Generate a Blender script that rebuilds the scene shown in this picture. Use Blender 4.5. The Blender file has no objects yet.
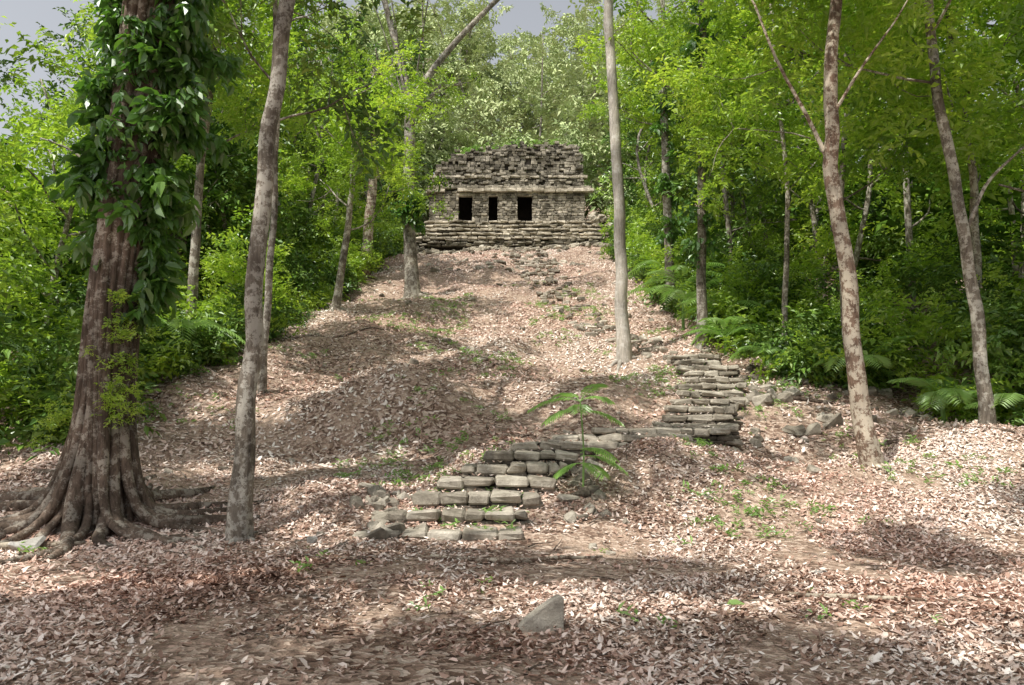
import bpy, math, random, bmesh
import numpy as np
from mathutils import Matrix, Vector, Euler
random.seed(7); rng=np.random.default_rng(7)
scene=bpy.context.scene
scene.view_settings.view_transform='Standard'; scene.view_settings.look='None'; scene.view_settings.exposure=0

# ------------------------------------------------------------ helpers
_tab=np.random.default_rng(3).random((256,256))
def vn(x,y):
    x=np.asarray(x,float)+500.3; y=np.asarray(y,float)+500.7
    xi=np.floor(x).astype(int); yi=np.floor(y).astype(int)
    fx=x-xi; fy=y-yi; fx=fx*fx*(3-2*fx); fy=fy*fy*(3-2*fy)
    a=_tab[xi%256,yi%256]; b=_tab[(xi+1)%256,yi%256]; c=_tab[xi%256,(yi+1)%256]; d=_tab[(xi+1)%256,(yi+1)%256]
    return (a*(1-fx)+b*fx)*(1-fy)+(c*(1-fx)+d*fx)*fy-0.5
PY=[-400,9.6,10,13,14.5,17,20,24,32,38,46,50,56,75,100,140,400]
PZ=[0,0,0.03,0.83,1.05,1.95,2.8,3.9,6.1,8.2,11,12.2,13.2,21,31,44,60]
def H(x,y):
    x=np.asarray(x,float); y=np.asarray(y,float)
    ys=y+0.9*vn(x/2.5,0*x+3)*np.clip((np.abs(x)-1.5)/2,0,1)
    h=0.5*np.interp(ys-0.25,PY,PZ)+0.5*np.interp(ys+0.25,PY,PZ)
    m=np.clip((y-9.5)/4,0,1)
    sx=np.interp(y,[10,13,14.5,20,24,38,49],[-0.8,0.4,3.3,4.6,2.8,1.3,0.5])
    st=np.clip((np.abs(x-sx)-0.8)/1.2,0.12,1)
    h=h+m*st*(0.8*vn(x/3.2,y/3.2)+0.34*vn(x/1.1+9,y/1.1)+0.12*vn(x/.4,y/.4+5))
    h=h+0.07*vn(x/2+4,y/2)+0.03*vn(x/.3,y/.3)
    h=h+0.75*np.exp(-((x+2.7)**2/3.2+(y-16.6)**2/1.4))
    h=h+0.40*np.exp(-((x-2.9)**2/1.6+(y-12.6)**2/.8))
    h=h+0.30*np.exp(-((x+2.6)**2/.7+(y-11.3)**2/1.2))
    h=h-np.clip(-7.5-x,0,20)*0.10*np.clip((y-11)/4,0,1)
    return h
def Hs(x,y): return float(H(x,y))
U=rng.uniform; NR=rng.normal

class MB:
    def __init__(s): s.v=[];s.f=[];s.a=[];s.n=0
    def add(s,v,f,a=0.5):
        v=[tuple(p) for p in v]; s.v+=v
        s.f+=[tuple(i+s.n for i in q) for q in f]
        s.a+= list(a) if hasattr(a,'__len__') else [a]*len(f)
        s.n+=len(v)
    def mesh(s,name,mat,smooth=False):
        me=bpy.data.meshes.new(name); me.from_pydata(s.v,[],s.f)
        at=me.attributes.new('lc','FLOAT','FACE'); at.data.foreach_set('value',np.array(s.a,dtype=np.float32))
        if mat: me.materials.append(mat)
        if smooth: me.polygons.foreach_set('use_smooth',[True]*len(s.f))
        me.update(); return me
    def obj(s,name,mat,smooth=False,parent=None):
        o=bpy.data.objects.new(name,s.mesh(name,mat,smooth)); scene.collection.objects.link(o)
        if parent: o.parent=parent
        return o
def empty(name,loc=(0,0,0)):
    o=bpy.data.objects.new(name,None); o.empty_display_size=.2; scene.collection.objects.link(o); return o

def tube(mb,pts,rad,sides=10,wob=0.06,a=0.5,flute=0,ph=0,cap=True):
    pts=np.array(pts,float); n=len(pts)
    T=np.gradient(pts,axis=0); T/=np.linalg.norm(T,axis=1)[:,None]+1e-9
    ref=np.array([0,1.,0]) if abs(T[0][1])<.8 else np.array([1.,0,0])
    vs=[]
    for i in range(n):
        u=np.cross(T[i],ref);u/=np.linalg.norm(u)+1e-9;w=np.cross(T[i],u)
        for k in range(sides):
            th=2*math.pi*k/sides
            fl=flute[i] if hasattr(flute,'__len__') else flute
            r=rad[i]*(1+wob*2*float(vn(i*.45+ph,k*1.3+ph*2))+fl*(0.5*math.sin(5*th+ph)+0.35*math.sin(9*th+ph*2+1)+.2*math.sin(13*th)))
            vs.append(pts[i]+r*(math.cos(th)*u+math.sin(th)*w))
    fs=[(i*sides+k,i*sides+(k+1)%sides,(i+1)*sides+(k+1)%sides,(i+1)*sides+k) for i in range(n-1) for k in range(sides)]
    if cap: fs.append(tuple(range((n-1)*sides,n*sides)))
    mb.add(vs,fs,a)
def smooth_path(ctrl,n):
    c=np.array(ctrl,float); t=np.concatenate([[0],np.cumsum(np.linalg.norm(np.diff(c,axis=0),axis=1))])
    tt=np.linspace(0,t[-1],n); p=np.stack([np.interp(tt,t,c[:,k]) for k in range(c.shape[1])],1)
    for _ in range(2):
        q=p.copy(); q[1:-1]=(p[:-2]+2*p[1:-1]+p[2:])/4; p=q
    return p

# ------------------------------------------------------------ materials
def nm(name):
    m=bpy.data.materials.new(name); m.use_nodes=True; nt=m.node_tree; nt.nodes.clear(); return m,nt
def N(nt,t,**k):
    n=nt.nodes.new(t)
    for a,b in k.items():
        if a in n.inputs: n.inputs[a].default_value=b
        else: setattr(n,a,b)
    return n
def ramp(nt,stops,src):
    r=nt.nodes.new('ShaderNodeValToRGB'); e=r.color_ramp.elements
    while len(e)<len(stops): e.new(0.5)
    for i,(p,c) in enumerate(stops): e[i].position=p; e[i].color=(*c,1)
    nt.links.new(src,r.inputs[0]); return r
def math_(nt,op,a,b):
    m=nt.nodes.new('ShaderNodeMath'); m.operation=op
    for i,s in enumerate((a,b)):
        if isinstance(s,(int,float)): m.inputs[i].default_value=s
        else: nt.links.new(s,m.inputs[i])
    return m.outputs[0]
def leafmat(name,stops,tr,trf=0.45,gl=0.07,tint=None):
    m,nt=nm(name); L=nt.links.new
    at=N(nt,'ShaderNodeAttribute',attribute_name='lc'); oi=N(nt,'ShaderNodeAttribute',attribute_name='ir'); ge=N(nt,'ShaderNodeNewGeometry')
    no=N(nt,'ShaderNodeTexNoise',Scale=0.22,Detail=1.0); L(ge.outputs['Position'],no.inputs['Vector'])
    v=math_(nt,'MULTIPLY',at.outputs['Fac'],0.42); v=math_(nt,'ADD',v,math_(nt,'MULTIPLY',oi.outputs['Fac'],0.28)); v=math_(nt,'ADD',v,math_(nt,'MULTIPLY',math_(nt,'SUBTRACT',no.outputs['Fac'],0.25),0.6))
    r=ramp(nt,stops,v)
    if tint:
        n5=N(nt,'ShaderNodeTexNoise',Scale=.33,Detail=3.0); L(ge.outputs['Position'],n5.inputs['Vector'])
        rr=ramp(nt,[(.42,(1,1,1)),(.62,tint)],n5.outputs['Fac'])
        mm=N(nt,'ShaderNodeMix',data_type='RGBA',blend_type='MULTIPLY'); mm.inputs[0].default_value=1; L(r.outputs[0],mm.inputs[6]); L(rr.outputs[0],mm.inputs[7]); col=mm.outputs[2]
    else: col=r.outputs[0]
    d=N(nt,'ShaderNodeBsdfDiffuse'); L(col,d.inputs[0]); s_=d
    if trf>0:
        t=N(nt,'ShaderNodeBsdfTranslucent'); mx=N(nt,'ShaderNodeMix',data_type='RGBA',blend_type='MULTIPLY'); mx.inputs[0].default_value=1
        L(col,mx.inputs[6]); mx.inputs[7].default_value=(*tr,1); L(mx.outputs[2],t.inputs[0])
        s=N(nt,'ShaderNodeMixShader'); s.inputs[0].default_value=trf; L(d.outputs[0],s.inputs[1]); L(t.outputs[0],s.inputs[2]); s_=s
    o=N(nt,'ShaderNodeOutputMaterial')
    if gl>0:
        g=N(nt,'ShaderNodeBsdfGlossy'); g.inputs['Roughness'].default_value=.38; g.inputs[0].default_value=(.8,.85,.8,1)
        s2=N(nt,'ShaderNodeMixShader'); s2.inputs[0].default_value=gl; L(s_.outputs[0],s2.inputs[1]); L(g.outputs[0],s2.inputs[2]); s_=s2
    L(s_.outputs[0],o.inputs[0]); return m
G1=[(0.1,(.035,.088,.016)),(.45,(.095,.19,.03)),(.75,(.20,.32,.048)),(1,(.34,.45,.07))]
G2=[(0.1,(.11,.22,.028)),(.45,(.25,.39,.05)),(.75,(.40,.53,.08)),(1,(.58,.61,.14))]
G3_haze=[(0.1,(.27,.36,.16)),(.45,(.44,.52,.26)),(.75,(.57,.63,.35)),(1,(.68,.70,.47))]  # far foliage greens, distance haze put into the colour as paleness
M_leaf=leafmat('leaf_green',G1,(1.8,1.9,1.0),0,.06)
M_leafb=leafmat('leaf_bright',G2,(1.45,1.45,.8),.5,.06)
M_leaff=leafmat('leaf_far_hazed',G3_haze,(1.3,1.3,.8),0,0)
M_can=leafmat('leaf_canopy',G1,(1.3,1.3,.8),0,0)
M_vine=leafmat('leaf_vine',[(0,(.035,.09,.02)),(.5,(.08,.18,.035)),(1,(.17,.29,.055))],(1.8,1.9,.9),.35,.08)
M_palm=leafmat('leaf_palm',[(0,(.13,.25,.065)),(.5,(.26,.42,.12)),(1,(.36,.50,.19))],(1.3,1.4,.8),.4)
M_dry=leafmat('leaf_dry',[(0.05,(.085,.048,.034)),(.22,(.205,.122,.088)),(.38,(.35,.235,.18)),(.55,(.52,.385,.315)),(.75,(.68,.56,.485)),(1,(.83,.76,.69))],(1,.9,.8),0,.03,(1,.87,.84))
def surfmat(name,build):
    m,nt=nm(name); L=nt.links.new
    b=N(nt,'ShaderNodeBsdfPrincipled'); b.inputs['Roughness'].default_value=.9; b.inputs['Specular IOR Level'].default_value=.2
    o=N(nt,'ShaderNodeOutputMaterial'); L(b.outputs[0],o.inputs[0]); build(nt,L,b); return m
def bark(c1,c2,c3,lich=.55):
    def f(nt,L,b):
        g=N(nt,'ShaderNodeNewGeometry'); mp=N(nt,'ShaderNodeMapping'); mp.inputs['Scale'].default_value=(12,12,2.2); L(g.outputs['Position'],mp.inputs[0])
        n1=N(nt,'ShaderNodeTexNoise',Scale=2.0,Detail=6.0,Roughness=.7); L(mp.outputs[0],n1.inputs['Vector'])
        n2=N(nt,'ShaderNodeTexNoise',Scale=5.5,Detail=6.0,Roughness=.8); L(g.outputs['Position'],n2.inputs['Vector'])
        n3=N(nt,'ShaderNodeTexNoise',Scale=1.2,Detail=3.0); L(g.outputs['Position'],n3.inputs['Vector'])
        r=ramp(nt,[(.3,c1),(.62,c2)],n1.outputs['Fac']); r2=ramp(nt,[(lich-.02,(0,0,0)),(lich+.03,(1,1,1))],n2.outputs['Fac'])
        mx=N(nt,'ShaderNodeMix',data_type='RGBA'); L(math_(nt,'MULTIPLY',r2.outputs[0],.8),mx.inputs[0]); L(r.outputs[0],mx.inputs[6]); mx.inputs[7].default_value=(*c3,1)
        r3=ramp(nt,[(.35,(.45,.45,.45)),(.6,(1,1,1))],n3.outputs['Fac']); m2=N(nt,'ShaderNodeMix',data_type='RGBA',blend_type='MULTIPLY'); m2.inputs[0].default_value=1
        L(mx.outputs[2],m2.inputs[6]); L(r3.outputs[0],m2.inputs[7]); L(m2.outputs[2],b.inputs['Base Color'])
        bp=N(nt,'ShaderNodeBump',Strength=.9,Distance=.03); L(n1.outputs['Fac'],bp.inputs['Height']); L(bp.outputs[0],b.inputs['Normal'])
    return f
M_bark=surfmat('bark_grey',bark((.09,.07,.055),(.30,.26,.21),(.58,.55,.48),.51))
M_barkd=surfmat('bark_dark',bark((.065,.048,.035),(.23,.17,.13),(.48,.43,.36),.53))
M_barkl=surfmat('bark_pale',bark((.34,.31,.26),(.62,.57,.50),(.70,.67,.62)))
M_barkp=surfmat('bark_patchy',bark((.08,.05,.035),(.29,.20,.145),(.66,.59,.47),.49))
def stone(c1,c2,c3,dirt=.6):
    def f(nt,L,b):
        g=N(nt,'ShaderNodeNewGeometry'); at=N(nt,'ShaderNodeAttribute',attribute_name='lc')
        n1=N(nt,'ShaderNodeTexNoise',Scale=5.0,Detail=7.0,Roughness=.75); L(g.outputs['Position'],n1.inputs['Vector'])
        n2=N(nt,'ShaderNodeTexNoise',Scale=1.1,Detail=6.0,Roughness=.7); L(g.outputs['Position'],n2.inputs['Vector'])
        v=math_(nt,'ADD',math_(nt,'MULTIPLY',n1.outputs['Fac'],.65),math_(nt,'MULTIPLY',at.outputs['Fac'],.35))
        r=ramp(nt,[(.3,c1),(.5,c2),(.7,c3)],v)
        r2=ramp(nt,[(.42,(.30,.285,.25)),(.6,(1,1,1))],n2.outputs['Fac'])
        mx=N(nt,'ShaderNodeMix',data_type='RGBA',blend_type='MULTIPLY'); mx.inputs[0].default_value=dirt; L(r.outputs[0],mx.inputs[6]); L(r2.outputs[0],mx.inputs[7])
        L(mx.outputs[2],b.inputs['Base Color'])
        bp=N(nt,'ShaderNodeBump',Strength=1.0,Distance=.05); L(n1.outputs['Fac'],bp.inputs['Height']); L(bp.outputs[0],b.inputs['Normal'])
    return f
M_stone=surfmat('step_stone',stone((.14,.12,.095),(.38,.34,.28),(.62,.57,.48),.65))
M_temple=surfmat('temple_stone',stone((.14,.125,.10),(.40,.36,.29),(.70,.62,.50),.80))
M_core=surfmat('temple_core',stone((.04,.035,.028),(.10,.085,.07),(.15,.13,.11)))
def gnd(nt,L,b):
    g=N(nt,'ShaderNodeNewGeometry')
    vo=N(nt,'ShaderNodeTexVoronoi',Scale=17.0); n0=N(nt,'ShaderNodeTexNoise',Scale=6.0,Detail=4.0); L(g.outputs['Position'],n0.inputs['Vector'])
    va=N(nt,'ShaderNodeVectorMath',operation='ADD'); sc=N(nt,'ShaderNodeVectorMath',operation='SCALE'); sc.inputs['Scale'].default_value=.25
    L(n0.outputs['Color'],sc.inputs[0]); L(g.outputs['Position'],va.inputs[0]); L(sc.outputs[0],va.inputs[1]); L(va.outputs[0],vo.inputs['Vector'])
    sp=N(nt,'ShaderNodeSeparateColor'); L(vo.outputs['Color'],sp.inputs[0])
    r=ramp(nt,[(.05,(.10,.06,.043)),(.35,(.22,.145,.105)),(.6,(.36,.255,.195)),(.9,(.54,.43,.35))],sp.outputs[0])
    n2=N(nt,'ShaderNodeTexNoise',Scale=.6,Detail=6.0,Roughness=.6); L(g.outputs['Position'],n2.inputs['Vector'])
    r2=ramp(nt,[(.45,(0,0,0)),(.62,(1,1,1))],n2.outputs['Fac'])
    mx=N(nt,'ShaderNodeMix',data_type='RGBA'); L(math_(nt,'MULTIPLY',r2.outputs[0],.6),mx.inputs[0]); L(r.outputs[0],mx.inputs[6]); mx.inputs[7].default_value=(.48,.36,.275,1)
    L(mx.outputs[2],b.inputs['Base Color'])
    bp=N(nt,'ShaderNodeBump',Strength=.9,Distance=.04); L(vo.outputs['Distance'],bp.inputs['Height']); L(bp.outputs[0],b.inputs['Normal'])
M_ground=surfmat('leaf_litter_soil',gnd)

# ------------------------------------------------------------ ground
xs=np.concatenate([np.linspace(-300,-60,9),np.linspace(-55,-14,28),np.arange(-13,13,.13),np.linspace(13.3,55,28),np.linspace(60,300,9)])
ys=np.concatenate([np.linspace(-300,-20,9),np.linspace(-15,1,14),np.arange(1.5,26,.14),np.arange(26,56,.4),np.linspace(57,160,40),np.linspace(180,400,8)])
X,Y=np.meshgrid(xs,ys); Z=H(X,Y); nx=len(xs); ny=len(ys)
V=np.stack([X.ravel(),Y.ravel(),Z.ravel()],1)
ii=np.arange(nx*ny).reshape(ny,nx)
F=np.stack([ii[:-1,:-1].ravel(),ii[:-1,1:].ravel(),ii[1:,1:].ravel(),ii[1:,:-1].ravel()],1)
me=bpy.data.meshes.new('ground'); me.from_pydata(V.tolist(),[],F.tolist()); me.materials.append(M_ground); me.polygons.foreach_set('use_smooth',[True]*len(F))
go=bpy.data.objects.new('ground',me); scene.collection.objects.link(go)

# ------------------------------------------------------------ leaf prototypes
def leaf(mb,p,d,up,L,W,a,fold=.25,droop=.15,hexa=False):
    d=d/np.linalg.norm(d); s=np.cross(d,up); s/=np.linalg.norm(s)+1e-9; n=np.cross(s,d)
    t=p+d*L-np.array([0,0,1])*L*droop
    if hexa:
        a1=p+d*L*.22+n*W*fold*.8; a2=p+d*L*.6+n*W*fold-np.array([0,0,1])*L*droop*.3
        mb.add([p,a1+s*W*.42,a2+s*W*.42,t,a2-s*W*.42,a1-s*W*.42],[(0,1,2,3),(0,3,4,5)],a)
    else:
        m=p+d*L*.42+n*W*fold
        mb.add([p,m+s*W*.55,t,m-s*W*.55],[(0,1,2),(0,2,3)],a)
def rv(s=1): return rng.normal(0,s,3)
def clump_mesh(name,mat,R,ntw,nl,L,W,flat=.5,hang=0,hexa=False):
    mb=MB()
    for i in range(ntw):
        az=rng.random()*6.283; el=(rng.random()-.35)*1.4*flat*2
        d=np.array([math.cos(az)*math.cos(el),math.sin(az)*math.cos(el),math.sin(el)-hang]); d/=np.linalg.norm(d)
        st=rv(R*.22); ln=R*rng.uniform(.5,1.05); tone=rng.random()
        for k in range(nl):
            t=(k+.6)/nl; p=st+d*ln*t+np.array([0,0,-.18*t*t*ln])+rv(R*.03)
            side=np.cross(d,[0,0,1]); side/=np.linalg.norm(side)+1e-9
            ld=d*.6+side*(1 if k%2 else -1)*.8+rv(.3)+np.array([0,0,-.15-hang])
            up=np.array([0,0,1.])+rv(.38)
            q=L*rng.uniform(.6,1.2)
            leaf(mb,p,ld,up,q,W*q/L,float(np.clip(tone*.5+rng.random()*.5,0,1)),hexa=hexa)
    return mb.mesh(name,mat)
def coll(name,meshes):
    c=bpy.data.collections.new(name)
    for i,m in enumerate(meshes):
        c.objects.link(bpy.data.objects.new(m.name,m))
    return c
C_leaf=coll('c_leaf',[clump_mesh('clump_g%d'%i,M_leaf,.66,11,8,.19,.085) for i in range(4)])
C_bright=coll('c_bright',[clump_mesh('clump_b%d'%i,M_leafb,.64,12,9,.15,.068) for i in range(4)])
C_far=coll('c_far',[clump_mesh('clump_f%d'%i,M_leaff,.75,10,8,.22,.10) for i in range(3)])
C_vine=coll('c_vine',[clump_mesh('clump_v%d'%i,M_vine,.30,6,5,.19,.12,.5,.6,True) for i in range(4)])
C_canopy=coll('c_canopy',[clump_mesh('clump_c%d'%i,M_can,.7,11,8,.22,.10) for i in range(3)])
def sprout(i):
    mb=MB()
    for k in range(9):
        az=rng.random()*6.28; p=np.array([rng.normal(0,.05),rng.normal(0,.05),rng.uniform(.01,.1)])
        leaf(mb,p,np.array([math.cos(az),math.sin(az),rng.uniform(.1,.9)]),np.array([0,0,1.])+rv(.2),rng.uniform(.06,.14),.03,rng.random())
    return mb.mesh('sprout%d'%i,M_palm)
C_sprout=coll('c_sprout',[sprout(i) for i in range(4)])

groups={}
def gngroup(c):
    if c.name in groups: return groups[c.name]
    g=bpy.data.node_groups.new('scatter_'+c.name,'GeometryNodeTree')
    g.interface.new_socket('Geometry',in_out='INPUT',socket_type='NodeSocketGeometry'); g.interface.new_socket('Geometry',in_out='OUTPUT',socket_type='NodeSocketGeometry')
    n=g.nodes; L=g.links.new
    gi=n.new('NodeGroupInput'); go_=n.new('NodeGroupOutput'); ip=n.new('GeometryNodeInstanceOnPoints'); ci=n.new('GeometryNodeCollectionInfo')
    ci.inputs['Collection'].default_value=c; ci.inputs['Separate Children'].default_value=True; ci.inputs['Reset Children'].default_value=True
    ip.inputs['Pick Instance'].default_value=True
    def na(t,nme):
        a=n.new('GeometryNodeInputNamedAttribute'); a.data_type=t; a.inputs['Name'].default_value=nme; return a.outputs['Attribute']
    e=n.new('FunctionNodeEulerToRotation'); L(na('FLOAT_VECTOR','rot'),e.inputs[0]); L(e.outputs[0],ip.inputs['Rotation'])
    L(na('FLOAT_VECTOR','scl'),ip.inputs['Scale']); L(na('INT','idx'),ip.inputs['Instance Index'])
    re=n.new('GeometryNodeRealizeInstances')
    L(gi.outputs[0],ip.inputs['Points']); L(ci.outputs[0],ip.inputs['Instance']); L(ip.outputs[0],re.inputs[0]); L(re.outputs[0],go_.inputs[0])
    groups[c.name]=g; return g
def scatter(name,c,P,R,S,parent=None):
    P=np.array(P,float).reshape(-1,3); n=len(P); R=np.array(R,float).reshape(-1,3); S=np.array(S,float)
    if S.ndim==1: S=np.repeat(S[:,None],3,1)
    me=bpy.data.meshes.new(name); me.vertices.add(n); me.vertices.foreach_set('co',P.ravel())
    for nme,t,val,k in (('rot','FLOAT_VECTOR',R,'vector'),('scl','FLOAT_VECTOR',S,'vector')):
        a=me.attributes.new(nme,t,'POINT'); a.data.foreach_set(k,val.astype(np.float32).ravel())
    a=me.attributes.new('idx','INT','POINT'); a.data.foreach_set('value',rng.integers(0,len(c.objects),n).astype(np.int32))
    a=me.attributes.new('ir','FLOAT','POINT'); a.data.foreach_set('value',rng.random(n).astype(np.float32))
    o=bpy.data.objects.new(name,me); scene.collection.objects.link(o)
    md=o.modifiers.new('scatter','NODES'); md.node_group=gngroup(c)
    if parent: o.parent=parent
    return o
def randrot(n,t=.35): return np.stack([rng.normal(0,t,n),rng.normal(0,t,n),rng.random(n)*6.283],1)

# ------------------------------------------------------------ leaf litter (one mesh)
def norm(a): return a/(np.linalg.norm(a,axis=1)[:,None]+1e-9)
LP=[];LN=[];LL=[]
def litter_area(n,x0,x1,y0,y1,l0,l1,keep=None):
    x=U(x0,x1,n); y=U(y0,y1,n)
    if keep is not None:
        k=keep(x,y); x=x[k];y=y[k]
    n=len(x); z=H(x,y); e=.12; gx=(H(x+e,y)-H(x-e,y))/(2*e); gy=(H(x,y+e)-H(x,y-e))/(2*e)
    LP.append(np.stack([x,y,z+U(.002,.035,n)],1)); LN.append(norm(np.stack([-gx,-gy,np.ones(n)],1))); LL.append((l0+(l1-l0)*rng.random(n)**1.4)*U(.8,1.1,n))
lk=lambda x,y: vn(x/1.3,y/1.3)+.7*vn(x/.45,y/.45)+rng.normal(0,.22,len(x))>-.02
litter_area(130000,-5.5,5.5,2.5,8,.026,.085,lk)
litter_area(165000,-9,10,7,14,.033,.095,lk)
litter_area(160000,-10,10,13.5,49,.05,.14,lambda x,y: vn(x/2,y/2)+.7*vn(x/.6,y/.6)+rng.normal(0,.25,len(x))>-.12)
TREADS=[]
def build_litter():
    if TREADS:
        T=np.array(TREADS); n=len(T); LP.append(T); LN.append(np.tile([0,0,1.],(n,1))); LL.append(U(.03,.075,n))
    P=np.concatenate(LP);Nn=np.concatenate(LN);L=np.concatenate(LL)[:,None]; n=len(P)
    Nn=norm(Nn+rng.normal(0,.27,(n,3))); d=norm(np.cross(Nn,rng.normal(0,1,(n,3)))); s=np.cross(d,Nn)
    W=L*U(.3,.6,(n,1)); fo=U(-.35,.4,(n,1)); cu=U(-.1,.35,(n,1))
    a1=P+d*L*.22+Nn*W*fo*.8; a2=P+d*L*.62+Nn*(W*fo+L*cu*.4); t=P+d*L+Nn*L*cu
    V=np.stack([P,a1+s*W*.45,a2+s*W*.4,t,a2-s*W*.4,a1-s*W*.45],1).reshape(-1,3)
    base=(np.arange(n)*6)[:,None]; F=np.concatenate([base+[0,1,2,3],base+[0,3,4,5]],1).ravel()
    me=bpy.data.meshes.new('fallen_leaves'); me.vertices.add(len(V)); me.vertices.foreach_set('co',V.ravel())
    me.loops.add(len(F)); me.loops.foreach_set('vertex_index',F.astype(np.int32)); me.polygons.add(2*n)
    me.polygons.foreach_set('loop_start',(np.arange(2*n)*4).astype(np.int32)); me.update(calc_edges=True)
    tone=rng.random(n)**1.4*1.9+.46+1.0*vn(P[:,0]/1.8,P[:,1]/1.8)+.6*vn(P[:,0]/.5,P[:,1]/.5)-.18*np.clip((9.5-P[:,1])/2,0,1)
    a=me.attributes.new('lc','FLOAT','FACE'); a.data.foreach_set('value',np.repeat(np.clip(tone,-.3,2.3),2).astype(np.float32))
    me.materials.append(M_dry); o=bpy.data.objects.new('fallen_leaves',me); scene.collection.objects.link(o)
def seed_scatter(n,x0,x1,y0,y1,keep):
    x=U(x0,x1,n); y=U(y0,y1,n); k=keep(x,y); x=x[k];y=y[k]; scatter('ground_seedlings',C_sprout,np.stack([x,y,H(x,y)],1),randrot(len(x),.2),U(.3,1.2,len(x)))
seed_scatter(12000,-8.5,9.5,6,36,lambda x,y:(vn(x/1.7+20,y/1.7)+.35*vn(x/.4,y/.4)>.16)&(rng.random(len(x))<np.where(y<10,.12,.8)))

# ------------------------------------------------------------ stones
_c=[]
for sx in(-1,1):
    for sy in(-1,1):
        for sz in(-1,1):
            for k in range(3): _c.append((sx,sy,sz,k))
bm=bmesh.new()
for (a,b_,c,k) in _c:
    p=[a*.8,b_*.8,c*.8]; p[k]=(a,b_,c)[k]; bm.verts.new(p)
bm.verts.ensure_lookup_table(); bm.verts.index_update(); bmesh.ops.convex_hull(bm,input=bm.verts)
BF=[tuple(v.index for v in f.verts) for f in bm.faces]; bm.free()
def block(mb,c,h,rz=0,ch=.025,jit=.02,tone=None,tilt=0):
    ch=min(ch,min(h)*.45)
    J={}
    M=Euler((rng.normal(0,tilt),rng.normal(0,tilt),rz)).to_matrix() if (tilt or rz) else None
    vs=[]
    for (sx,sy,sz,k) in _c:
        key=(sx,sy,sz)
        if key not in J: J[key]=rng.normal(0,jit,3)
        s=(sx,sy,sz); p=[s[j]*(h[j] if j==k else h[j]-ch) for j in range(3)]
        p=Vector(p)+Vector(J[key])
        if M: p=M@p
        vs.append((p.x+c[0],p.y+c[1],p.z+c[2]))
    mb.add(vs,BF,float(rng.random()) if tone is None else tone)

def step(mb,xc,y,z,w,d,rise=.16,skew=0,slab=.12,leaves=30):
    x0=xc-w/2+NR(0,.04); x1=xc+w/2+NR(0,.04)
    x=x0; ph=rng.random()*9
    while x<x1-.06:
        bw=min(U(.18,.5),x1-x+.05); th=slab*U(.85,1.15)
        block(mb,(x+bw/2,y+d*.5+NR(0,.016)+.08*float(vn(x*1.2,ph))+skew*(x-xc),z-th/2+NR(0,.008)),(bw/2-.004,d*.5,th/2),NR(0,.035),.032,.014,U(.35,.95),.02)  # pale tone gives the treads a sunlit look
        x+=bw
    zz=z-slab*.95
    while zz>z-rise-.14:
        hh=U(.07,.10); x=x0+.01
        while x<x1-.01:
            bw=U(.12,.34); block(mb,(x+bw/2,y+.045+d*.5+NR(0,.012)+.08*float(vn(x*1.2,ph))+skew*(x-xc),zz-hh/2),(bw/2-.004,d*.5,hh/2-.003),NR(0,.03),.022,.011,U(-.1,.4),.02); x+=bw  # riser stones toned dark, shade under the slabs put into their colour
        zz-=hh
    for _ in range(int(leaves*w)): TREADS.append((U(x0,x1),y+d*(.2+.75*rng.random()**.6),z+U(.008,.03)))
st=empty('stone_stairway'); mb=MB()
lo=[(-.92,9.90,2.0,.14),(-.72,10.42,1.85,.31),(-.42,10.94,1.8,.48),(-.15,11.46,1.7,.65),(.05,11.98,1.6,.82),(.25,12.5,1.45,.98)]
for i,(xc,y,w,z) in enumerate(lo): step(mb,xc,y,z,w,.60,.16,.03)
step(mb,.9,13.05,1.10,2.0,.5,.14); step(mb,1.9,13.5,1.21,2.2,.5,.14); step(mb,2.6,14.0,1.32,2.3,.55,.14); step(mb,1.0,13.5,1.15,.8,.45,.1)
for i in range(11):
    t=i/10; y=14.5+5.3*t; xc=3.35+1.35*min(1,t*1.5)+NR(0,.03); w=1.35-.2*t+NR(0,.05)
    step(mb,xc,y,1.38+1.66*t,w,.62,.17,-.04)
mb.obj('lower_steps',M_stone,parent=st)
mb=MB()
for i in range(56):
    t=i/55; y=20.2+27*t; xc=np.interp(y,[20.2,24,30,38,48],[4.4,2.9,2.1,1.3,.5])+NR(0,.08); w=np.interp(y,[20,26,48],[1.2,1.2,2.2])
    z=Hs(xc,y+.3); x=xc-w/2
    while x<xc+w/2:
        bw=U(.18,.42)
        if rng.random()<.5: block(mb,(x+bw/2,y+NR(0,.08),z-.065+NR(0,.03)),(bw/2-.01,.15,.08),NR(0,.15),.04,.022,None,.07)
        for _ in range(8): TREADS.append((x+U(0,bw),y+U(-.25,.25),z+U(.02,.09)))
        x+=bw
mb.obj('upper_steps',M_stone,parent=st)
mb=MB()
def rocks(n,fx,fy,s0,s1):
    for _ in range(n):
        x=fx();y=fy();s=rng.uniform(s0,s1); block(mb,(x,y,Hs(x,y)+s*.12),(s*rng.uniform(.6,1.3),s*rng.uniform(.5,1),s*rng.uniform(.4,.75)),rng.random()*6.28,s*.3,s*.17,None,.25)
rocks(56,lambda:U(4.4,8.2),lambda:U(14.6,18),.05,.2)
rocks(30,lambda:NR(3.2,1.0),lambda:NR(14.0,.7),.05,.13)
rocks(22,lambda:NR(5.6,.5),lambda:NR(18,1.5),.06,.18)
rocks(30,lambda:NR(-1.95,.22)+.2,lambda:U(9.9,11.6),.05,.14)
rocks(30,lambda:NR(1.1,.15),lambda:U(10.6,12.8),.05,.13)
rocks(90,lambda:NR(0,3.5),lambda:U(38,46.5),.06,.22)
rocks(90,lambda:U(-6,6),lambda:U(20,40),.04,.13)
rocks(50,lambda:U(-6,8.5),lambda:U(9,15),.02,.07)
mb.obj('scattered_stones',M_stone)

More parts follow.
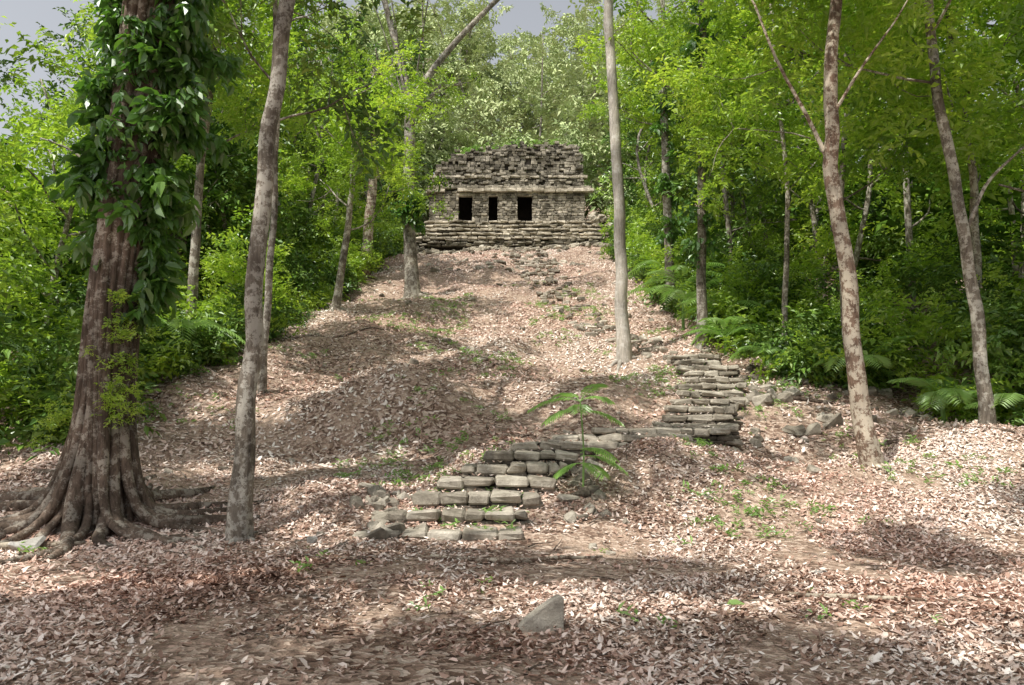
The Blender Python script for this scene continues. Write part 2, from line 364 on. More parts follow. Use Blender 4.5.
mb=MB()
prof=[(-.17,0),(.16,0),(.165,.26),(.13,.275),(.0,.20),(-.12,.12),(-.175,.06)]
vs=[(x+rng.normal(0,.004),-.055+z*.12,z-.03) for x,z in prof]+[(x*.96+rng.normal(0,.004),.06+z*.05,z-.035) for x,z in prof]
n=len(prof); mb.add(vs,[tuple(range(n))[::1],tuple(range(2*n-1,n-1,-1))]+[(i,i+n,(i+1)%n+n,(i+1)%n) for i in range(n)],.75)
o=mb.obj('upright_stone_slab',M_stone); o.location=(.22,6.05,Hs(.22,6.05)); o.rotation_euler=(0,0,.12)
bv=o.modifiers.new('b','BEVEL'); bv.width=.012; bv.segments=2
mb=MB(); block(mb,(-5.55,9.25,.07),(.15,.10,.07),.3,.05,.03,1.0); block(mb,(-2.4,9.75,.04),(.06,.05,.05),.3,.02,.02,1.0); block(mb,(2.95,7.9,.03),(.09,.05,.04),.8,.02,.015,.9)
mb.obj('pale_rocks',surfmat('pale_rock',stone((.3,.28,.25),(.48,.46,.43),(.62,.6,.56))))

# ------------------------------------------------------------ temple
tp=empty('maya_temple'); mb=MB(); core=MB()
TX0,TX1,TY0,TY1=-5.25,4.65,50.0,54.8; TZ0,TZ1=13.55,15.85
doors=[(-3.42,-2.55),(-1.50,-.92),(.36,1.28)]; DZ=TZ0+1.85
def lay(ax,c0,c1,fixed,sgn,z0,z1,op=(),topf=None,inset=lambda z:0,jd=.03,bw0=.18,bw1=.46,hh=.16,miss=0,tn=(0,1)):
    z=z0
    while z<z1-.05:
        h=hh*rng.uniform(.8,1.25); c=c0+rng.uniform(-.2,.05)
        while c<c1:
            w=rng.uniform(bw0,bw1); a=max(c,c0); b=min(c+w,c1); c+=w
            segs=[(a,b)]
            for (d0,d1) in op:
                if z+h/2<DZ:
                    segs=[s for sg in segs for s in ((sg[0],min(sg[1],d0)),(max(sg[0],d1),sg[1])) if s[1]-s[0]>.04]
            for (a,b) in segs:
                if b-a<.05: continue
                m=(a+b)/2
                if topf and z+h*.5>topf(m)+rng.normal(0,.08): continue
                if rng.random()<miss: continue
                off=fixed+sgn*(inset(z)+.13+rng.normal(0,jd))
                cen=(m,off,z+h/2) if ax=='x' else (off,m,z+h/2)
                hf=((b-a)/2-.005,.15,h/2-.005) if ax=='x' else (.15,(b-a)/2-.005,h/2-.005)
                block(mb,cen,hf,rng.normal(0,.02),.022,.012,U(*tn))
        z+=h
lay('x',TX0,TX1,TY0,1,TZ0,TZ1-.2,doors,jd=.02,tn=(.0,.9))
lay('y',TY0,TY1,TX1,-1,TZ0,TZ1-.2); lay('y',TY0,TY1,TX0,1,TZ0,TZ1-.2)
for d0,d1 in doors:
    block(mb,((d0+d1)/2,TY0+.18,DZ+.09),((d1-d0)/2+.16,.2,.085),0,.015,.006,.8)
for zz,pr,hh_,tn in ((TZ1-.12,.20,.11,.95),(TZ1+.09,.10,.09,.45),(TZ1+.82,.08,.08,.7)):
    c=TX0-pr
    ins=0 if zz<TZ1+.5 else .12
    while c<TX1+pr:
        w=rng.uniform(.35,.8)
        if rng.random()>(.03 if ins==0 else .18): block(mb,(c+w/2,TY0+.18-pr+ins,zz+rng.normal(0,.015)),(w/2-.006,.24,hh_),0,.025,.014,tn+rng.normal(0,.12))
        c+=w
    c=TY0
    while c<TY1:
        w=rng.uniform(.4,.9); block(mb,(TX1-.18+pr-ins,c+w/2,zz),(.24,w/2-.006,hh_),0,.02,.012,tn); block(mb,(TX0+.18-pr+ins,c+w/2,zz),(.24,w/2-.006,hh_),0,.02,.012,tn); c+=w
TT=lambda x: float(np.interp(x,[-5.2,-4.8,-4.5,-3.6,-2.2,-1,.3,1.5,3.6,4.3,4.65],[16.6,17.6,18.0,18.4,18.6,18.7,18.85,18.95,18.95,18.7,17.9]))+.32*float(vn(x*1.3,2.))+.2*float(vn(x*3.3,9.))
insf=lambda z:(z-TZ1)*.13
lay('x',TX0+.1,TX1-.05,TY0,1,TZ1+.18,19.6,(),TT,insf,.06,.15,.42,.17,.06,(-.1,.65))
lay('y',TY0+.2,TY1,TX1-.02,-1,TZ1+.18,18.2,(),None,lambda z:(z-TZ1)*.13,.06,.25,.6,.17,.04)
lay('y',TY0+.2,TY1,TX0+.02,1,TZ1+.18,17.4,(),None,lambda z:(z-TZ1)*.28,.06,.25,.6,.17,.04)
def box(m,x0,x1,y0,y1,z0,z1,tx=0,ty=0,a=.3):
    v=[(x0,y0,z0),(x1,y0,z0),(x1,y1,z0),(x0,y1,z0),(x0+tx,y0+ty,z1),(x1-tx,y0+ty,z1),(x1-tx,y1-ty,z1),(x0+tx,y1-ty,z1)]
    m.add(v,[(3,2,1,0),(4,5,6,7),(0,1,5,4),(1,2,6,5),(2,3,7,6),(3,0,4,7)],a)
e=[TX0+.1]+[q for d in doors for q in (d[0]-.01,d[1]+.01)]+[TX1-.1]
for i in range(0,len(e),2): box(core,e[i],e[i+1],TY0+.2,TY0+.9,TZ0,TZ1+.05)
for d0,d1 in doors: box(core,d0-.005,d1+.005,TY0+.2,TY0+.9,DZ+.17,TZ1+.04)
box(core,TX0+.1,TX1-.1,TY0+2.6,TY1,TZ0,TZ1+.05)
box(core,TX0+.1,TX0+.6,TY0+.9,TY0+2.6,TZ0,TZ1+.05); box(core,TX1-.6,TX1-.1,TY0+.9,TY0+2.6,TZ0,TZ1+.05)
xs_=np.linspace(TX0+.25,TX1-.25,24)
for a,b in zip(xs_[:-1],xs_[1:]):
    zt=min(TT(a),TT(b))-.2
    v=[(a,TY0+.2,TZ1+.06),(b,TY0+.2,TZ1+.06),(b,TY1-.1,TZ1+.06),(a,TY1-.1,TZ1+.06)]; ins=.13*(zt-TZ1)
    v+=[(a,TY0+.2+ins,zt),(b,TY0+.2+ins,zt),(b,TY1-.1-ins,zt),(a,TY1-.1-ins,zt)]
    core.add(v,[(3,2,1,0),(4,5,6,7),(0,1,5,4),(1,2,6,5),(2,3,7,6),(3,0,4,7)],.4)
for x in np.arange(-2.6,3.9,.55):
    zt=TT(x)
    for k in range(2):
        if rng.random()<.6: block(mb,(x+rng.normal(0,.05),TY0+.75,zt-.03+k*.17),(.15,.2,.085),0,.02,.02)
# stepped terrace: wide tiers with visible treads and risers
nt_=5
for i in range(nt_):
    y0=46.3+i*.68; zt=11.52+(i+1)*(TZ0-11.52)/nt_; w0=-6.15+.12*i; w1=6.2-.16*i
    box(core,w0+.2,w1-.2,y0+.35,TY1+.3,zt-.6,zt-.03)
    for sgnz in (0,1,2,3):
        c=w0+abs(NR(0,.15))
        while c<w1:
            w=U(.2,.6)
            if rng.random()>(.03 if sgnz==0 else .05): block(mb,(c+w/2,y0+.38+(.07 if sgnz else 0)+NR(0,.035),zt-.065-.135*sgnz+NR(0,.012)),(w/2-.006,.40,.064),NR(0,.04),.028,.018,U(.6,1.05) if sgnz==0 else U(-.1,.6),.02)  # tread course toned pale as if sunlit, riser courses dark as if shaded
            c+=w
for _ in range(110):
    x=U(4.6,6.3); y=U(48.6,51); block(mb,(x,y,12.9+U(0,1.1)*(1-abs(x-5.2)/1.4)),(U(.1,.28),U(.1,.25),U(.07,.15)),U(0,3),.03,.03,None,.2)
for _ in range(150):
    x=U(-6.4,6.4); y=U(45.4,46.6); block(mb,(x,y,Hs(x,y)+.05),(U(.1,.3),U(.1,.25),U(.06,.14)),U(0,3),.03,.03,None,.15)
box(core,4.7,5.7,49,51.5,12,13.6,.15,.2)
mb.obj('masonry',M_temple,parent=tp); core.obj('core',M_core,parent=tp)
P=[(x,TY0+U(.3,2.0),TT(x)-.02) for x in U(-4.3,4.2,110)]
scatter('roof_plants',C_sprout,P,randrot(110,.2),U(1,3.2,110),tp)
build_litter()

# ------------------------------------------------------------ trees
def grow(mb,start,d,ln,r,depth,ends,gnarl=.25,up=.25):
    n=6; p=np.array(start,float); d=np.array(d,float); d/=np.linalg.norm(d); pts=[p.copy()]
    for i in range(n):
        d=d+rv(gnarl*.45); d[2]+=up*.2; d/=np.linalg.norm(d); p=p+d*ln/n; pts.append(p.copy())
        if depth==0 or i>=3: ends.append(p.copy())
    tube(mb,pts,np.linspace(r,r*.45,n+1),6,.05,.5,0,rng.random()*9)
    if depth>0:
        for k in range(rng.integers(2,4)):
            q=pts[rng.integers(3,n+1)]; nd=d+rv(.6); grow(mb,q,nd,ln*.62,r*.5,depth-1,ends,gnarl,up)
def tree(name,ctrl,rad,mat,cc,limbs=None,nl=6,ll=3.0,dens=3,spread=.75,sc=1.0,depth=1,crown_from=.72,sides=12,flare=1.35,nseg=26,upw=.3,shade_clus=None):
    p=smooth_path(ctrl,nseg); p[1:-1,:2]+=np.stack([vn(np.arange(1,nseg-1)*.4+ctrl[0][0],np.zeros(nseg-2)),vn(np.arange(1,nseg-1)*.4,np.ones(nseg-2)*7)],1)*.10
    t=np.linspace(0,1,nseg); r=np.interp(t,np.linspace(0,1,len(rad)),rad); r=r*(1+(flare-1)*np.exp(-t*26))
    mb=MB(); tube(mb,p,r,sides,.06,.5,.14*np.exp(-t*14)+.02,rng.random()*9)
    for k in range(5):
        az=k*1.256+rng.random(); L=rad[0]*rng.uniform(2.2,4); b=p[0]; q=[]
        for s in np.linspace(0,1,6):
            x=b[0]+math.cos(az+.3*s)*L*(s+.1); y=b[1]+math.sin(az+.3*s)*L*(s+.1); q.append((x,y,Hs(x,y)+rad[0]*.55*(1-s)**2-.02*s))
        tube(mb,q,np.linspace(rad[0]*.42,rad[0]*.08,6),7,.05)
    ends=[]
    for k in range(nl):
        tt=crown_from+(1-crown_from)*(k+.5)/nl; q=p[min(nseg-1,int(tt*(nseg-1)))]; az=k*2.4+rng.random()
        grow(mb,q,(math.cos(az),math.sin(az),upw+.5*tt),ll*rng.uniform(.7,1.15),rad[-1]*.6,depth,ends,.3,upw)
    for lb in (limbs or []):
        lp=smooth_path(lb[0],10); tube(mb,lp,np.linspace(lb[1],lb[1]*.5,10),8,.06); grow(mb,lp[-1],lp[-1]-lp[-2],ll*.7,lb[1]*.45,1,ends)
    P=[]
    if shade_clus:
        for (cx,cy,cz,cr,cn) in shade_clus:  # added leaf clusters overhead, positioned to cast shade patches on the ground
            cy-=1.3
            q0=p[int(.88*nseg)]; lp=smooth_path([q0,(q0*.5+np.array([cx,cy,cz])*.5)+np.array([0,0,.5]),(cx,cy,cz)],8); tube(mb,lp,np.linspace(.04,.015,8),6,.06)
            for _ in range(cn):
                d=rv(1); d/=np.linalg.norm(d); P.append(np.array([cx,cy,cz])+d*cr*rng.random()**.45*np.array([1,1,.45]))
    o=mb.obj(name,mat,True)
    for q in ends:
        for _ in range(rng.poisson(dens)): P.append(q+rv(spread)*np.array([1,1,.6]))
    if P:
        n=len(P); scatter(name+'_foliage',cc,P,randrot(n),U(.65,1.35,n)*sc,o)
    return o,p,r
def climb(parent,p,r,i0,i1,n,cc=C_vine,off=.25,s0=.6,s1=1.2):
    P=[]
    for _ in range(n):
        k=rng.integers(i0,i1); az=rng.random()*6.28; q=p[k]+(p[min(k+1,len(p)-1)]-p[k])*rng.random(); rr=r[k]+off*rng.random()
        P.append(q+np.array([math.cos(az)*rr,math.sin(az)*rr,0]))
    scatter('climbing_vine_leaves',cc,P,randrot(n,.3),U(s0,s1,n),parent)

b0=Hs(-3.37,10)
tree('slender_grey_tree',[(-3.37,10,b0-.1),(-3.28,10,3),(-3.10,10,5.6),(-2.97,10,7),(-2.5,10.2,11),(-2.2,10.4,15)],[.13,.108,.10,.092,.08,.06],M_bark,C_canopy,nl=6,ll=3,dens=.2,crown_from=.72,nseg=60,sides=16)
b0=Hs(2.97,21)
tree('pale_slender_tree',[(2.97,21,b0-.1),(2.9,21,5),(2.85,21,7.3),(2.64,21,12.9),(2.5,21,20)],[.175,.15,.135,.115,.08],M_barkl,C_canopy,nl=6,ll=3,dens=.4,crown_from=.78,nseg=50)
b0=Hs(5.62,12.8)
o,p,r=tree('patchy_bark_tree',[(5.72,12.8,b0-.1),(5.5,12.8,2.1),(5.46,12.8,3.7),(5.27,12.8,5.4),(5.25,12.8,7.1),(5.4,12.8,8.5),(5.7,12.8,13)],[.16,.132,.122,.11,.09,.08,.05],M_barkp,C_bright,nl=6,ll=2.6,dens=1.0,crown_from=.60,nseg=50,sides=14,
  limbs=[([(5.3,12.8,5.5),(4.9,12.9,6.6),(4.5,13,7.4),(4.2,13.2,8.6)],.04),([(5.25,12.8,6.4),(5.7,12.6,7.2),(6.3,12.6,8)],.03)])
b0=Hs(8.3,14)
tree('leaning_tree',[(8.3,14,b0-.1),(8.2,14,3.6),(8.0,14,5.4),(7.7,14,7.2),(7.6,14,9.1),(7.4,14,13)],[.115,.105,.095,.085,.07,.05],M_bark,C_bright,nl=8,ll=2.6,dens=1.3,crown_from=.45,nseg=40,
  limbs=[([(8.15,14,4.9),(8.45,13.9,5.7),(9.1,13.8,6.3)],.04)])
b0=Hs(-4.15,33)
o,p,r=tree('forked_vine_tree',[(-4.15,33,b0-.1),(-4.4,33,10.5),(-4.35,33,13.5),(-4.27,33,15)],[.31,.26,.24,.22],M_bark,C_bright,nl=2,ll=2,dens=.4,crown_from=.9,
  limbs=[([(-4.3,33,14.6),(-4.9,33,17),(-5.5,33,19.3),(-6,33,21)],.19),([(-4.3,33,14.8),(-3.2,33,16.6),(-1.6,33,18.4),(-.4,33,19.6),(1,33,21)],.17)],
  shade_clus=[(-5.5,31,22,1.8,16),(-2.5,31,22.5,1.6,14),(-6.5,33.5,20.5,1.5,12)])  # clusters above the frame, added to shade the upper slope
climb(o,p,r,9,13,26,off=.3,s0=.9,s1=1.6)
climb(o,p,r,14,25,20,C_bright,off=.5,s0=.5,s1=.8)
for nme,c,ra,cc,dn,cl in [
 ('leaning_brown_tree',[(-6.8,36,Hs(-6.8,36)-.1),(-6.4,36,12.5),(-6.5,36,18)],[.26,.2,.12],C_leaf,1.2,None),
 ('young_tree',[(-6.05,27,Hs(-6,27)-.1),(-5.6,27,8.3),(-5.5,27,11.5)],[.15,.11,.06],C_bright,1.5,None),
 ('thin_tree',[(-5.35,17,Hs(-5.35,17)-.1),(-5.15,17,6.4),(-5.3,17,12)],[.09,.07,.05],C_leaf,.5,[(-6.6,12.7,12.2,1.4,44),(-5.2,13.0,12.2,1.1,30),(-7.9,12.5,12.3,1.2,30),(-5.9,14.1,12.4,.9,16)]),  # clusters added out of view to shade the mound
 ('thin_tree',[(-8.2,20,Hs(-8.2,20)-.1),(-8.0,20,8),(-7.6,20,12)],[.15,.11,.06],C_bright,1.6,[(-9.0,18,13.2,1.6,26),(-8.6,22,14,1.4,22),(-9.5,25,15,1.6,26)]),  # clusters added to darken the left slope with their shadows
 ('vine_clad_tree',[(5.25,22,Hs(5.25,22)-.1),(5.3,22,7),(5.5,22,12),(5.4,22,16)],[.15,.12,.10,.07],C_bright,1.8,None),
 ('vine_clad_tree',[(6.0,30,Hs(6,30)-.1),(5.9,30,12),(5.9,30,18)],[.19,.15,.08],C_bright,1.8,None),
 ('thin_tree',[(7.6,18,Hs(7.6,18)-.1),(7.5,18,6),(8.2,18,12)],[.09,.07,.04],C_bright,1.9,None),
 ('thin_tree',[(9.9,17,Hs(9.9,17)-.1),(10.1,17,6),(9.5,17,12)],[.11,.08,.05],C_bright,2.0,None),
 ('thin_tree',[(6.6,19.5,Hs(6.6,19.5)-.1),(6.9,19.5,7),(6.5,19.5,13)],[.08,.06,.04],C_bright,1.9,None)]:
    o,p,r=tree(nme,c,ra,M_barkp if 'brown' in nme else M_bark,cc,nl=6,ll=2.6,dens=dn*.7,crown_from=.42 if not cl else .6,sides=8,shade_clus=cl)
    if 'vine' in nme: climb(o,p,r,5,20,40,off=.3,s0=.7,s1=1.3)
shade_canopy=[((-7.5,3.0,15),[(-7.5,2.6,12,1.4,38),(-5.2,1.6,12.5,1.1,26),(-8.4,5.6,12,1.1,26),(-5.4,4.9,12.6,.9,20),(-9.2,7.6,12.4,1.2,28)]),  # unseen trees around the camera, added for dappled shade on the foreground
     ((-3.0,-3.5,14),[(-3.0,1.7,12,1.2,34),(-.6,1.2,12.6,1.0,24),(-3.2,4.6,12.2,.8,16),(-1.2,-.6,12.5,1.4,28),(-5,-.8,12,1.3,24)]),
     ((3.5,-3.5,14),[(1.6,3.3,12,1.0,26),(3.8,5.6,12.2,.9,20),(-.2,5.6,12.8,.8,15),(4.2,1.2,12.2,1.3,26),(2.2,-.8,12,1.2,22)]),
     ((9,4,13),[(6.0,7.4,12,1.0,19),(3.2,7.7,12.5,.8,16),(4.6,7.2,12.2,.7,13)]),
     ((-11,9.5,15),[(-10.6,8.0,13,1.5,26),(-10,11.2,13,1.4,26),(-11.6,13.4,13,1.6,24)])]
for (x,y,h),cl in shade_canopy:
    tree('shade_canopy_tree',[(x,y,-.1),(x+rng.normal(0,.3),y,h*.5),(x+rng.normal(0,.8),y+rng.normal(0,.5),h)],[.28,.22,.12],M_bark,C_canopy,nl=7,ll=3.6,dens=.05,crown_from=.66,sides=10,spread=.9,sc=1.05,shade_clus=cl)

# ---- strangler fig, left foreground
fx,fy=-5.42,10.5; fig_ctrl=[(fx,fy,-.1),(-5.38,fy,1.2),(-5.3,fy,3),(-5.12,fy,5),(-5.0,fy,7),(-4.9,fy,10),(-4.8,fy,14)]
p=smooth_path(fig_ctrl,70); t=np.linspace(0,1,70); z=p[:,2]
r=.27+.22*np.exp(-z/.6)+.05*np.exp(-z/3)
mb=MB(); tube(mb,p,r,64,.05,.5,.12+.14*np.exp(-z/1.1),1.3)
for k in range(28):
    az=k*6.283/28+NR(0,.1); L=U(.9,2.1); zt=U(1.0,4.2) if k%2 else U(.6,1.6); cv=NR(0,.4); q=[]
    for s in np.linspace(0,1,20):
        if s<.6:
            u=s/.6; zz=zt*(1-u)**1.5+.07; rr=.26+.50*u**2.6
        else:
            u=(s-.6)/.4; zz=.07*(1-u); rr=.76+u*(L-.5)
        a=az+cv*max(0,s-.5)*1.3+.10*math.sin(s*8+k); xx=np.interp(zz,p[:,2],p[:,0]) if s<.6 else fx
        x=xx+math.cos(a)*rr; y=fy+math.sin(a)*rr
        q.append((x,y,max(Hs(x,y),-.1)+zz-.005))
    w=U(.05,.11); tube(mb,smooth_path(q,26),np.concatenate([np.linspace(w*.5,w,15),np.linspace(w,w*.4,11)]),9,.14,.5,0,k)
for k in range(24):
    az=rng.random()*6.28; q=[]; z0=0.2; z1=U(4,12)
    for s in np.linspace(0,1,24):
        zz=z0+(z1-z0)*s; c=[np.interp(zz,p[:,2],p[:,j]) for j in (0,1)]; rr=np.interp(zz,p[:,2],r)*1.0; a=az+.9*math.sin(zz*.5+k)*.6
        q.append((c[0]+math.cos(a)*rr,c[1]+math.sin(a)*rr,zz))
    tube(mb,q,np.full(24,U(.025,.07)),7,.12)
ends=[]
for k in range(8):
    az=k*2.4; grow(mb,p[int(52+17*k/9)],(math.cos(az),math.sin(az),.6),4.2,.11,1,ends,.3,.3)
fig=mb.obj('strangler_fig_tree',M_barkd,True)
P=[q+rv(.8) for q in ends for _ in range(rng.poisson(.35))]; scatter('fig_foliage',C_canopy,P,randrot(len(P)),U(.7,1.4,len(P)),fig)
P=[]
def fv(z0,z1,az,sd,n,off):
    for _ in range(n):
        zz=U(z0,z1); c=[np.interp(zz,p[:,2],p[:,j]) for j in (0,1)]; a=NR(az,sd); rr=.30+off*abs(NR(0,1))
        P.append((c[0]+math.cos(a)*rr,c[1]+math.sin(a)*rr,zz))
fv(4.2,9.5,0,.45,120,.26); fv(2.9,4.4,.1,.4,26,.2); fv(4.6,9.5,3.1,.4,70,.16); fv(4,9,-1.57,.35,22,.08); fv(3.6,5.2,3.3,.3,10,.1); fv(4,9,1.6,.6,30,.2)
scatter('fig_climbing_vine',C_vine,P,randrot(len(P),.3),U(.6,1.2,len(P)),fig)
P=[(fx+.38+NR(0,.14),fy-.3+NR(0,.12),U(1.4,3.1)) for _ in range(44)]+[(fx-.4+NR(0,.1),fy-.2+NR(0,.12),U(1.2,1.9)) for _ in range(9)]
scatter('fig_small_creeper',C_bright,P,randrot(len(P),.3),U(.16,.32,len(P)),fig)

mb=MB()
for ct,w in (([(-.9,8.95),(-.2,8.7),(.5,8.85),(1.0,8.95)],.03),([(2.2,7.1),(2.8,6.85),(3.4,6.7)],.025),([(-6.3,8.8),(-5.6,9.3),(-5.0,9.5)],.05),([(-2.2,8.6),(-1.6,8.75),(-1.2,8.7)],.02)):
    q=smooth_path([(x,y,0) for x,y in ct],18); q[:,2]=H(q[:,0],q[:,1])+w*1.3; q[:,1]+=vn(q[:,0]*2,q[:,1])*.12
    tube(mb,q,np.concatenate([np.linspace(w*.5,w,9),np.linspace(w,w*.4,9)]),7,.15)
mb.obj('exposed_roots',M_barkp,True)
mb=MB(); leaf(mb,np.array([0,0,.02]),np.array([1,.2,.1]),np.array([0,-.35,1.]),.17,.08,.9,hexa=True); lf=mb.obj('green_fallen_leaf',M_palm); lf.location=(1.75,6.65,Hs(1.75,6.65)+.03)
mb=MB()
for (x,y,x2,y2,w) in ((5.6,16.6,7.3,16.2,.05),(6.2,14.2,8.8,13.2,.04),(-6.2,22,-3.8,24.5,.04)):
    q=smooth_path([(x,y,0),(x2,y2,0)],12); q[:,2]=H(q[:,0],q[:,1])+w*.6; tube(mb,q,np.linspace(w,w*.5,12),8,.1)
for _ in range(220):
    x=U(-7,8);y=U(4,22);a=U(0,3.14);L=U(.15,.7); q=np.array([(x+math.cos(a)*L*s,y+math.sin(a)*L*s+.04*math.sin(s*5),0) for s in np.linspace(0,1,5)]); q[:,2]=H(q[:,0],q[:,1])+.035
    tube(mb,q,np.linspace(.009,.003,5),5,0)
mb.obj('fallen_branches',M_barkd,True)

# ------------------------------------------------------------ palms
def frond(mb,base,az,L,rise,droop,nl=16,ll=.28,w=.035):
    pts=[]
    for s in np.linspace(0,1,nl+4):
        pts.append(np.array(base)+np.array([math.cos(az)*L*s*.92,math.sin(az)*L*s*.92,L*(rise*s-droop*s*s)]))
    tube(mb,pts[::2]+[pts[-1]],np.linspace(.008,.003,len(pts[::2])+1),5,0,.9)
    for i in range(3,len(pts)):
        d=pts[i]-pts[i-1]; d/=np.linalg.norm(d); side=np.cross(d,[0,0,1]); side/=np.linalg.norm(side)
        l=ll*math.sin(math.pi*min(1,(i-1)/(len(pts)))*.85+.25)
        for sg in (-1,1):
            leaf(mb,pts[i],side*sg+d*.55+np.array([0,0,-.12+rng.normal(0,.05)]),np.array([0,0,1.]),l,w,rng.uniform(.5,1.2),.15,.2)
x0,y0=1.03,11.7; z0=Hs(x0,y0)
mb=MB(); q=smooth_path([(x0,y0,z0-.05),(x0+.02,y0,z0+.6),(x0-.03,y0,z0+1.3)],10); tube(mb,q,np.linspace(.016,.010,10),6,.05,.3)
top=q[-1]
for az,L,ri,dr,dz in ((3.0,.8,.35,.5,0),(.9,.6,.95,.5,0),(2.2,.55,.75,.6,0),(.1,.65,.2,.45,-.15),(3.5,.6,.2,.5,-.12),(-.6,.6,.3,.5,-.7),(-.1,.7,.2,.5,-.8),(.7,.55,.5,.5,-.75),(4.6,.5,.5,.6,-.1),(5.4,.5,.2,.5,-.9),(3.3,.4,.1,.5,-.9),(-.4,.5,.6,.6,0)):
    frond(mb,top+np.array([0,0,dz]),az,L,ri,dr,14,.23,.030)
mb.obj('small_palm_plant',M_palm)
def palm(x,y,n,L,st=.3):
    mb=MB(); z=Hs(x,y); tube(mb,[(x,y,z-.05),(x,y,z+st*.5),(x,y,z+st)],[.05,.045,.03],6)
    for k in range(n): frond(mb,(x,y,z+st),k*6.283/n+rng.normal(0,.25),L*U(.75,1.15),U(.6,1.1),U(.55,.95),20,.38,.036)
    return mb.obj('understory_palm',M_palm)
for x,y,n,L,s in ((5.3,24.5,9,1.8,.8),(5.9,27,9,2,1.2),(6.3,23,8,1.7,.6),(8.3,15.4,8,1.2,.5),(9.2,14.6,8,1.1,.4),(7.4,16.9,8,1.2,.6),(6.3,18.8,8,1.2,.5),(5.7,21.2,8,1.4,.5),(6.2,32,8,2,1),(-7.6,18,8,1.6,.8),(-8.2,13.8,8,1.2,.6)): palm(x,y,n,L,s)

# ------------------------------------------------------------ undergrowth + forest mass
def edgeL(y): return np.interp(y,[8,12,14,20,30,48,60],[-8.8,-8.2,-7.2,-6.9,-6.9,-6.2,-6])
def edgeR(y): return np.interp(y,[8,13,16,18,24,48,60],[10.5,9.2,8.2,6.4,5.6,5.9,5.8])
PL=[];PB=[]
def bush(x,y,R,hh,n,tgt=None):
    z=Hs(x,y)
    if tgt is None: tgt=PL if rng.random()<.5 else PB
    for _ in range(n):
        d=rv(1); d/=np.linalg.norm(d); d*=R*rng.random()**.4
        tgt.append((x+d[0],y+d[1],z+max(.05,hh*.5+d[2]*hh/R*.5)))
for side in (-1,1):
    for _ in range(130 if side<0 else 160):
        y=U(12,56); off=abs(NR(0,2.6))+.5; x=(edgeL(y)-off) if side<0 else (edgeR(y)+off)
        bush(x,y,U(.7,1.5),U(1.0,2.6)*(1 if off<1.5 else 1.5),int(U(8,16)))
    for _ in range(40):
        y=U(12,50); x=(edgeL(y)-.1-U(0,.6)) if side<0 else (edgeR(y)+.1+U(0,.6)); bush(x,y,U(.35,.7),U(.5,1.1),6)
ug=empty('jungle_undergrowth')
scatter('undergrowth_dark',C_leaf,PL,randrot(len(PL),.4),U(.6,1.25,len(PL)),ug)
scatter('undergrowth_bright',C_bright,PB,randrot(len(PB),.4),U(.6,1.25,len(PB)),ug)
PD=[]
for _ in range(240):
    side=rng.choice([-1,1]); y=U(12,62); x=side*U(13,30); PD+= [(x+NR(0,1.2),y+NR(0,1.2),Hs(x,y)+U(0,4.5)) for _ in range(4)]
scatter('thicket',C_canopy,PD,randrot(len(PD),.4),U(1.8,3.0,len(PD)),ug)
mbf=MB(); E1=[];E2=[];E3=[]
def ftree(x,y,h,store,dens,ll=2.6,nl=7,cf=.35,r=.12,sp=.9):
    z=Hs(x,y); p=smooth_path([(x,y,z-.2),(x+NR(0,.8),y,z+h*.5),(x+NR(0,1.4),y+NR(0,.6),z+h)],14)
    tube(mbf,p,np.linspace(r,r*.3,14),7,.06,.5,0,rng.random()*9); ends=[]
    for k in range(nl):
        tt=cf+(1-cf)*(k+.5)/nl; az=k*2.4+rng.random(); grow(mbf,p[int(tt*13)],(math.cos(az),math.sin(az),.4),ll*U(.6,1.1)*(1.15-.5*tt),r*.35,0,ends,.3,.2)
    for q in ends:
        for _ in range(rng.poisson(dens)): store.append(q+rv(sp))
for side in (-1,1):
    for _ in range(36):
        y=U(14,58); off=2.5+abs(NR(0,5)); x=(edgeL(y)-off) if side<0 else (edgeR(y)+off)
        h=U(9,15)
        if side<0 and 17<y<32: h=U(6,9.5)
        ftree(x,y,h,E2 if rng.random()<(.6 if side<0 else .7) else E1,.8,cf=.25)
    for _ in range(18):
        y=U(12,70); x=side*U(16,30); ftree(x,y,U(12,17),E1,.7,3.4,sp=1.3)
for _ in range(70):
    y=58+50*rng.random()**.8; x=NR(0,15); ftree(x,y,U(12,20),E3,.7,3.6,8,.2,.14,1.4)
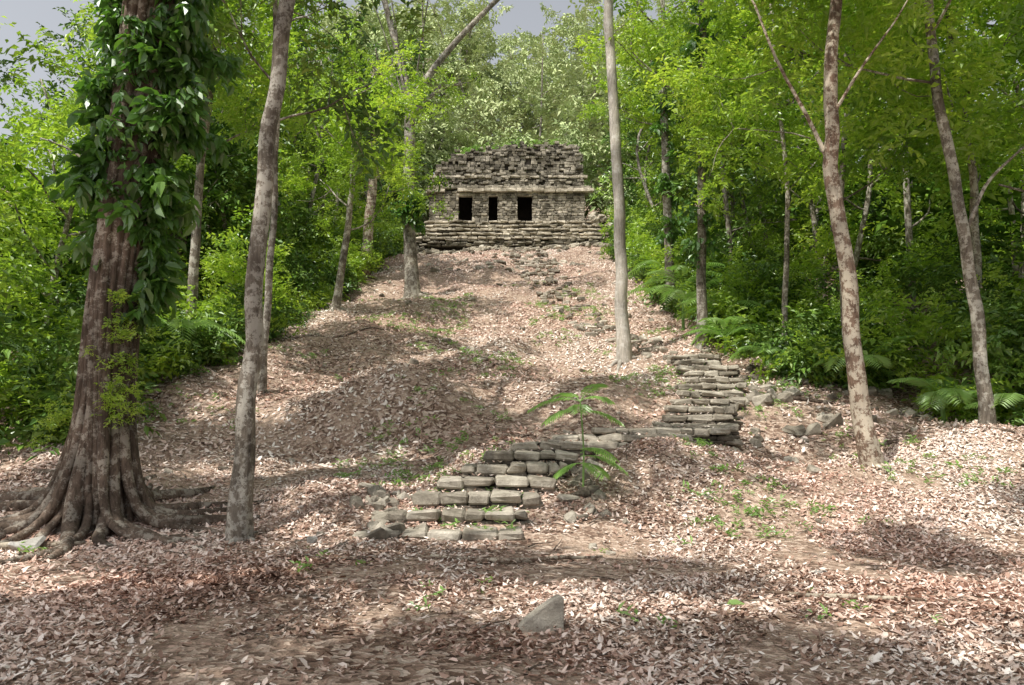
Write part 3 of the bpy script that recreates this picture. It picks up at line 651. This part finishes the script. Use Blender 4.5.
for x,y,h in ((-5,59,9),(-2,58.5,8),(1,59.5,7),(3.5,58.5,9),(6.5,57,11),(-8,57,12),(8.5,54,13)): ftree(x,y,h,E3,.9,2.6,8,.2,.10)
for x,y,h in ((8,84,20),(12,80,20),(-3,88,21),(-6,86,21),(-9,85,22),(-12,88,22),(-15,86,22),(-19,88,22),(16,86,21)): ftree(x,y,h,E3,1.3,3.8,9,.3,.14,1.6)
fo=mbf.obj('background_forest',M_bark,True)
scatter('forest_foliage_dark',C_leaf,E1,randrot(len(E1),.4),U(1.0,2.0,len(E1)),fo)
scatter('forest_foliage_bright',C_bright,E2,randrot(len(E2),.4),U(.9,1.8,len(E2)),fo)
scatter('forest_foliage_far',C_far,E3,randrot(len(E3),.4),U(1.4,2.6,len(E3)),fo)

# ------------------------------------------------------------ light, world, camera
sv=Vector((-.34,-.34,.88)).normalized()
s=bpy.data.lights.new('sun','SUN'); s.energy=5; s.angle=math.radians(.5); s.color=(1,.955,.87)
so=bpy.data.objects.new('sun',s); scene.collection.objects.link(so); so.rotation_euler=sv.to_track_quat('Z','Y').to_euler(); so.location=(-20,-5,40)
w=bpy.data.worlds.new('World'); scene.world=w; w.use_nodes=True; nt=w.node_tree; nt.nodes.clear()
sk=nt.nodes.new('ShaderNodeTexSky'); sk.sky_type='NISHITA'; sk.sun_disc=False; sk.sun_elevation=math.asin(sv.z); sk.sun_rotation=math.atan2(sv.x,sv.y); sk.dust_density=4; sk.air_density=1
hs=nt.nodes.new('ShaderNodeHueSaturation'); hs.inputs['Saturation'].default_value=.25; hs.inputs['Value'].default_value=1.2
bg=nt.nodes.new('ShaderNodeBackground'); bg.inputs[1].default_value=.15; ow=nt.nodes.new('ShaderNodeOutputWorld')
nt.links.new(sk.outputs[0],hs.inputs['Color']); nt.links.new(hs.outputs[0],bg.inputs[0]); nt.links.new(bg.outputs[0],ow.inputs[0])
cam=bpy.data.cameras.new('camera'); cam.lens=28; cam.sensor_width=36; cam.clip_end=1500
co=bpy.data.objects.new('camera',cam); scene.collection.objects.link(co); co.location=(0,0,1.6); co.rotation_euler=(math.radians(95),0,0)
scene.camera=co
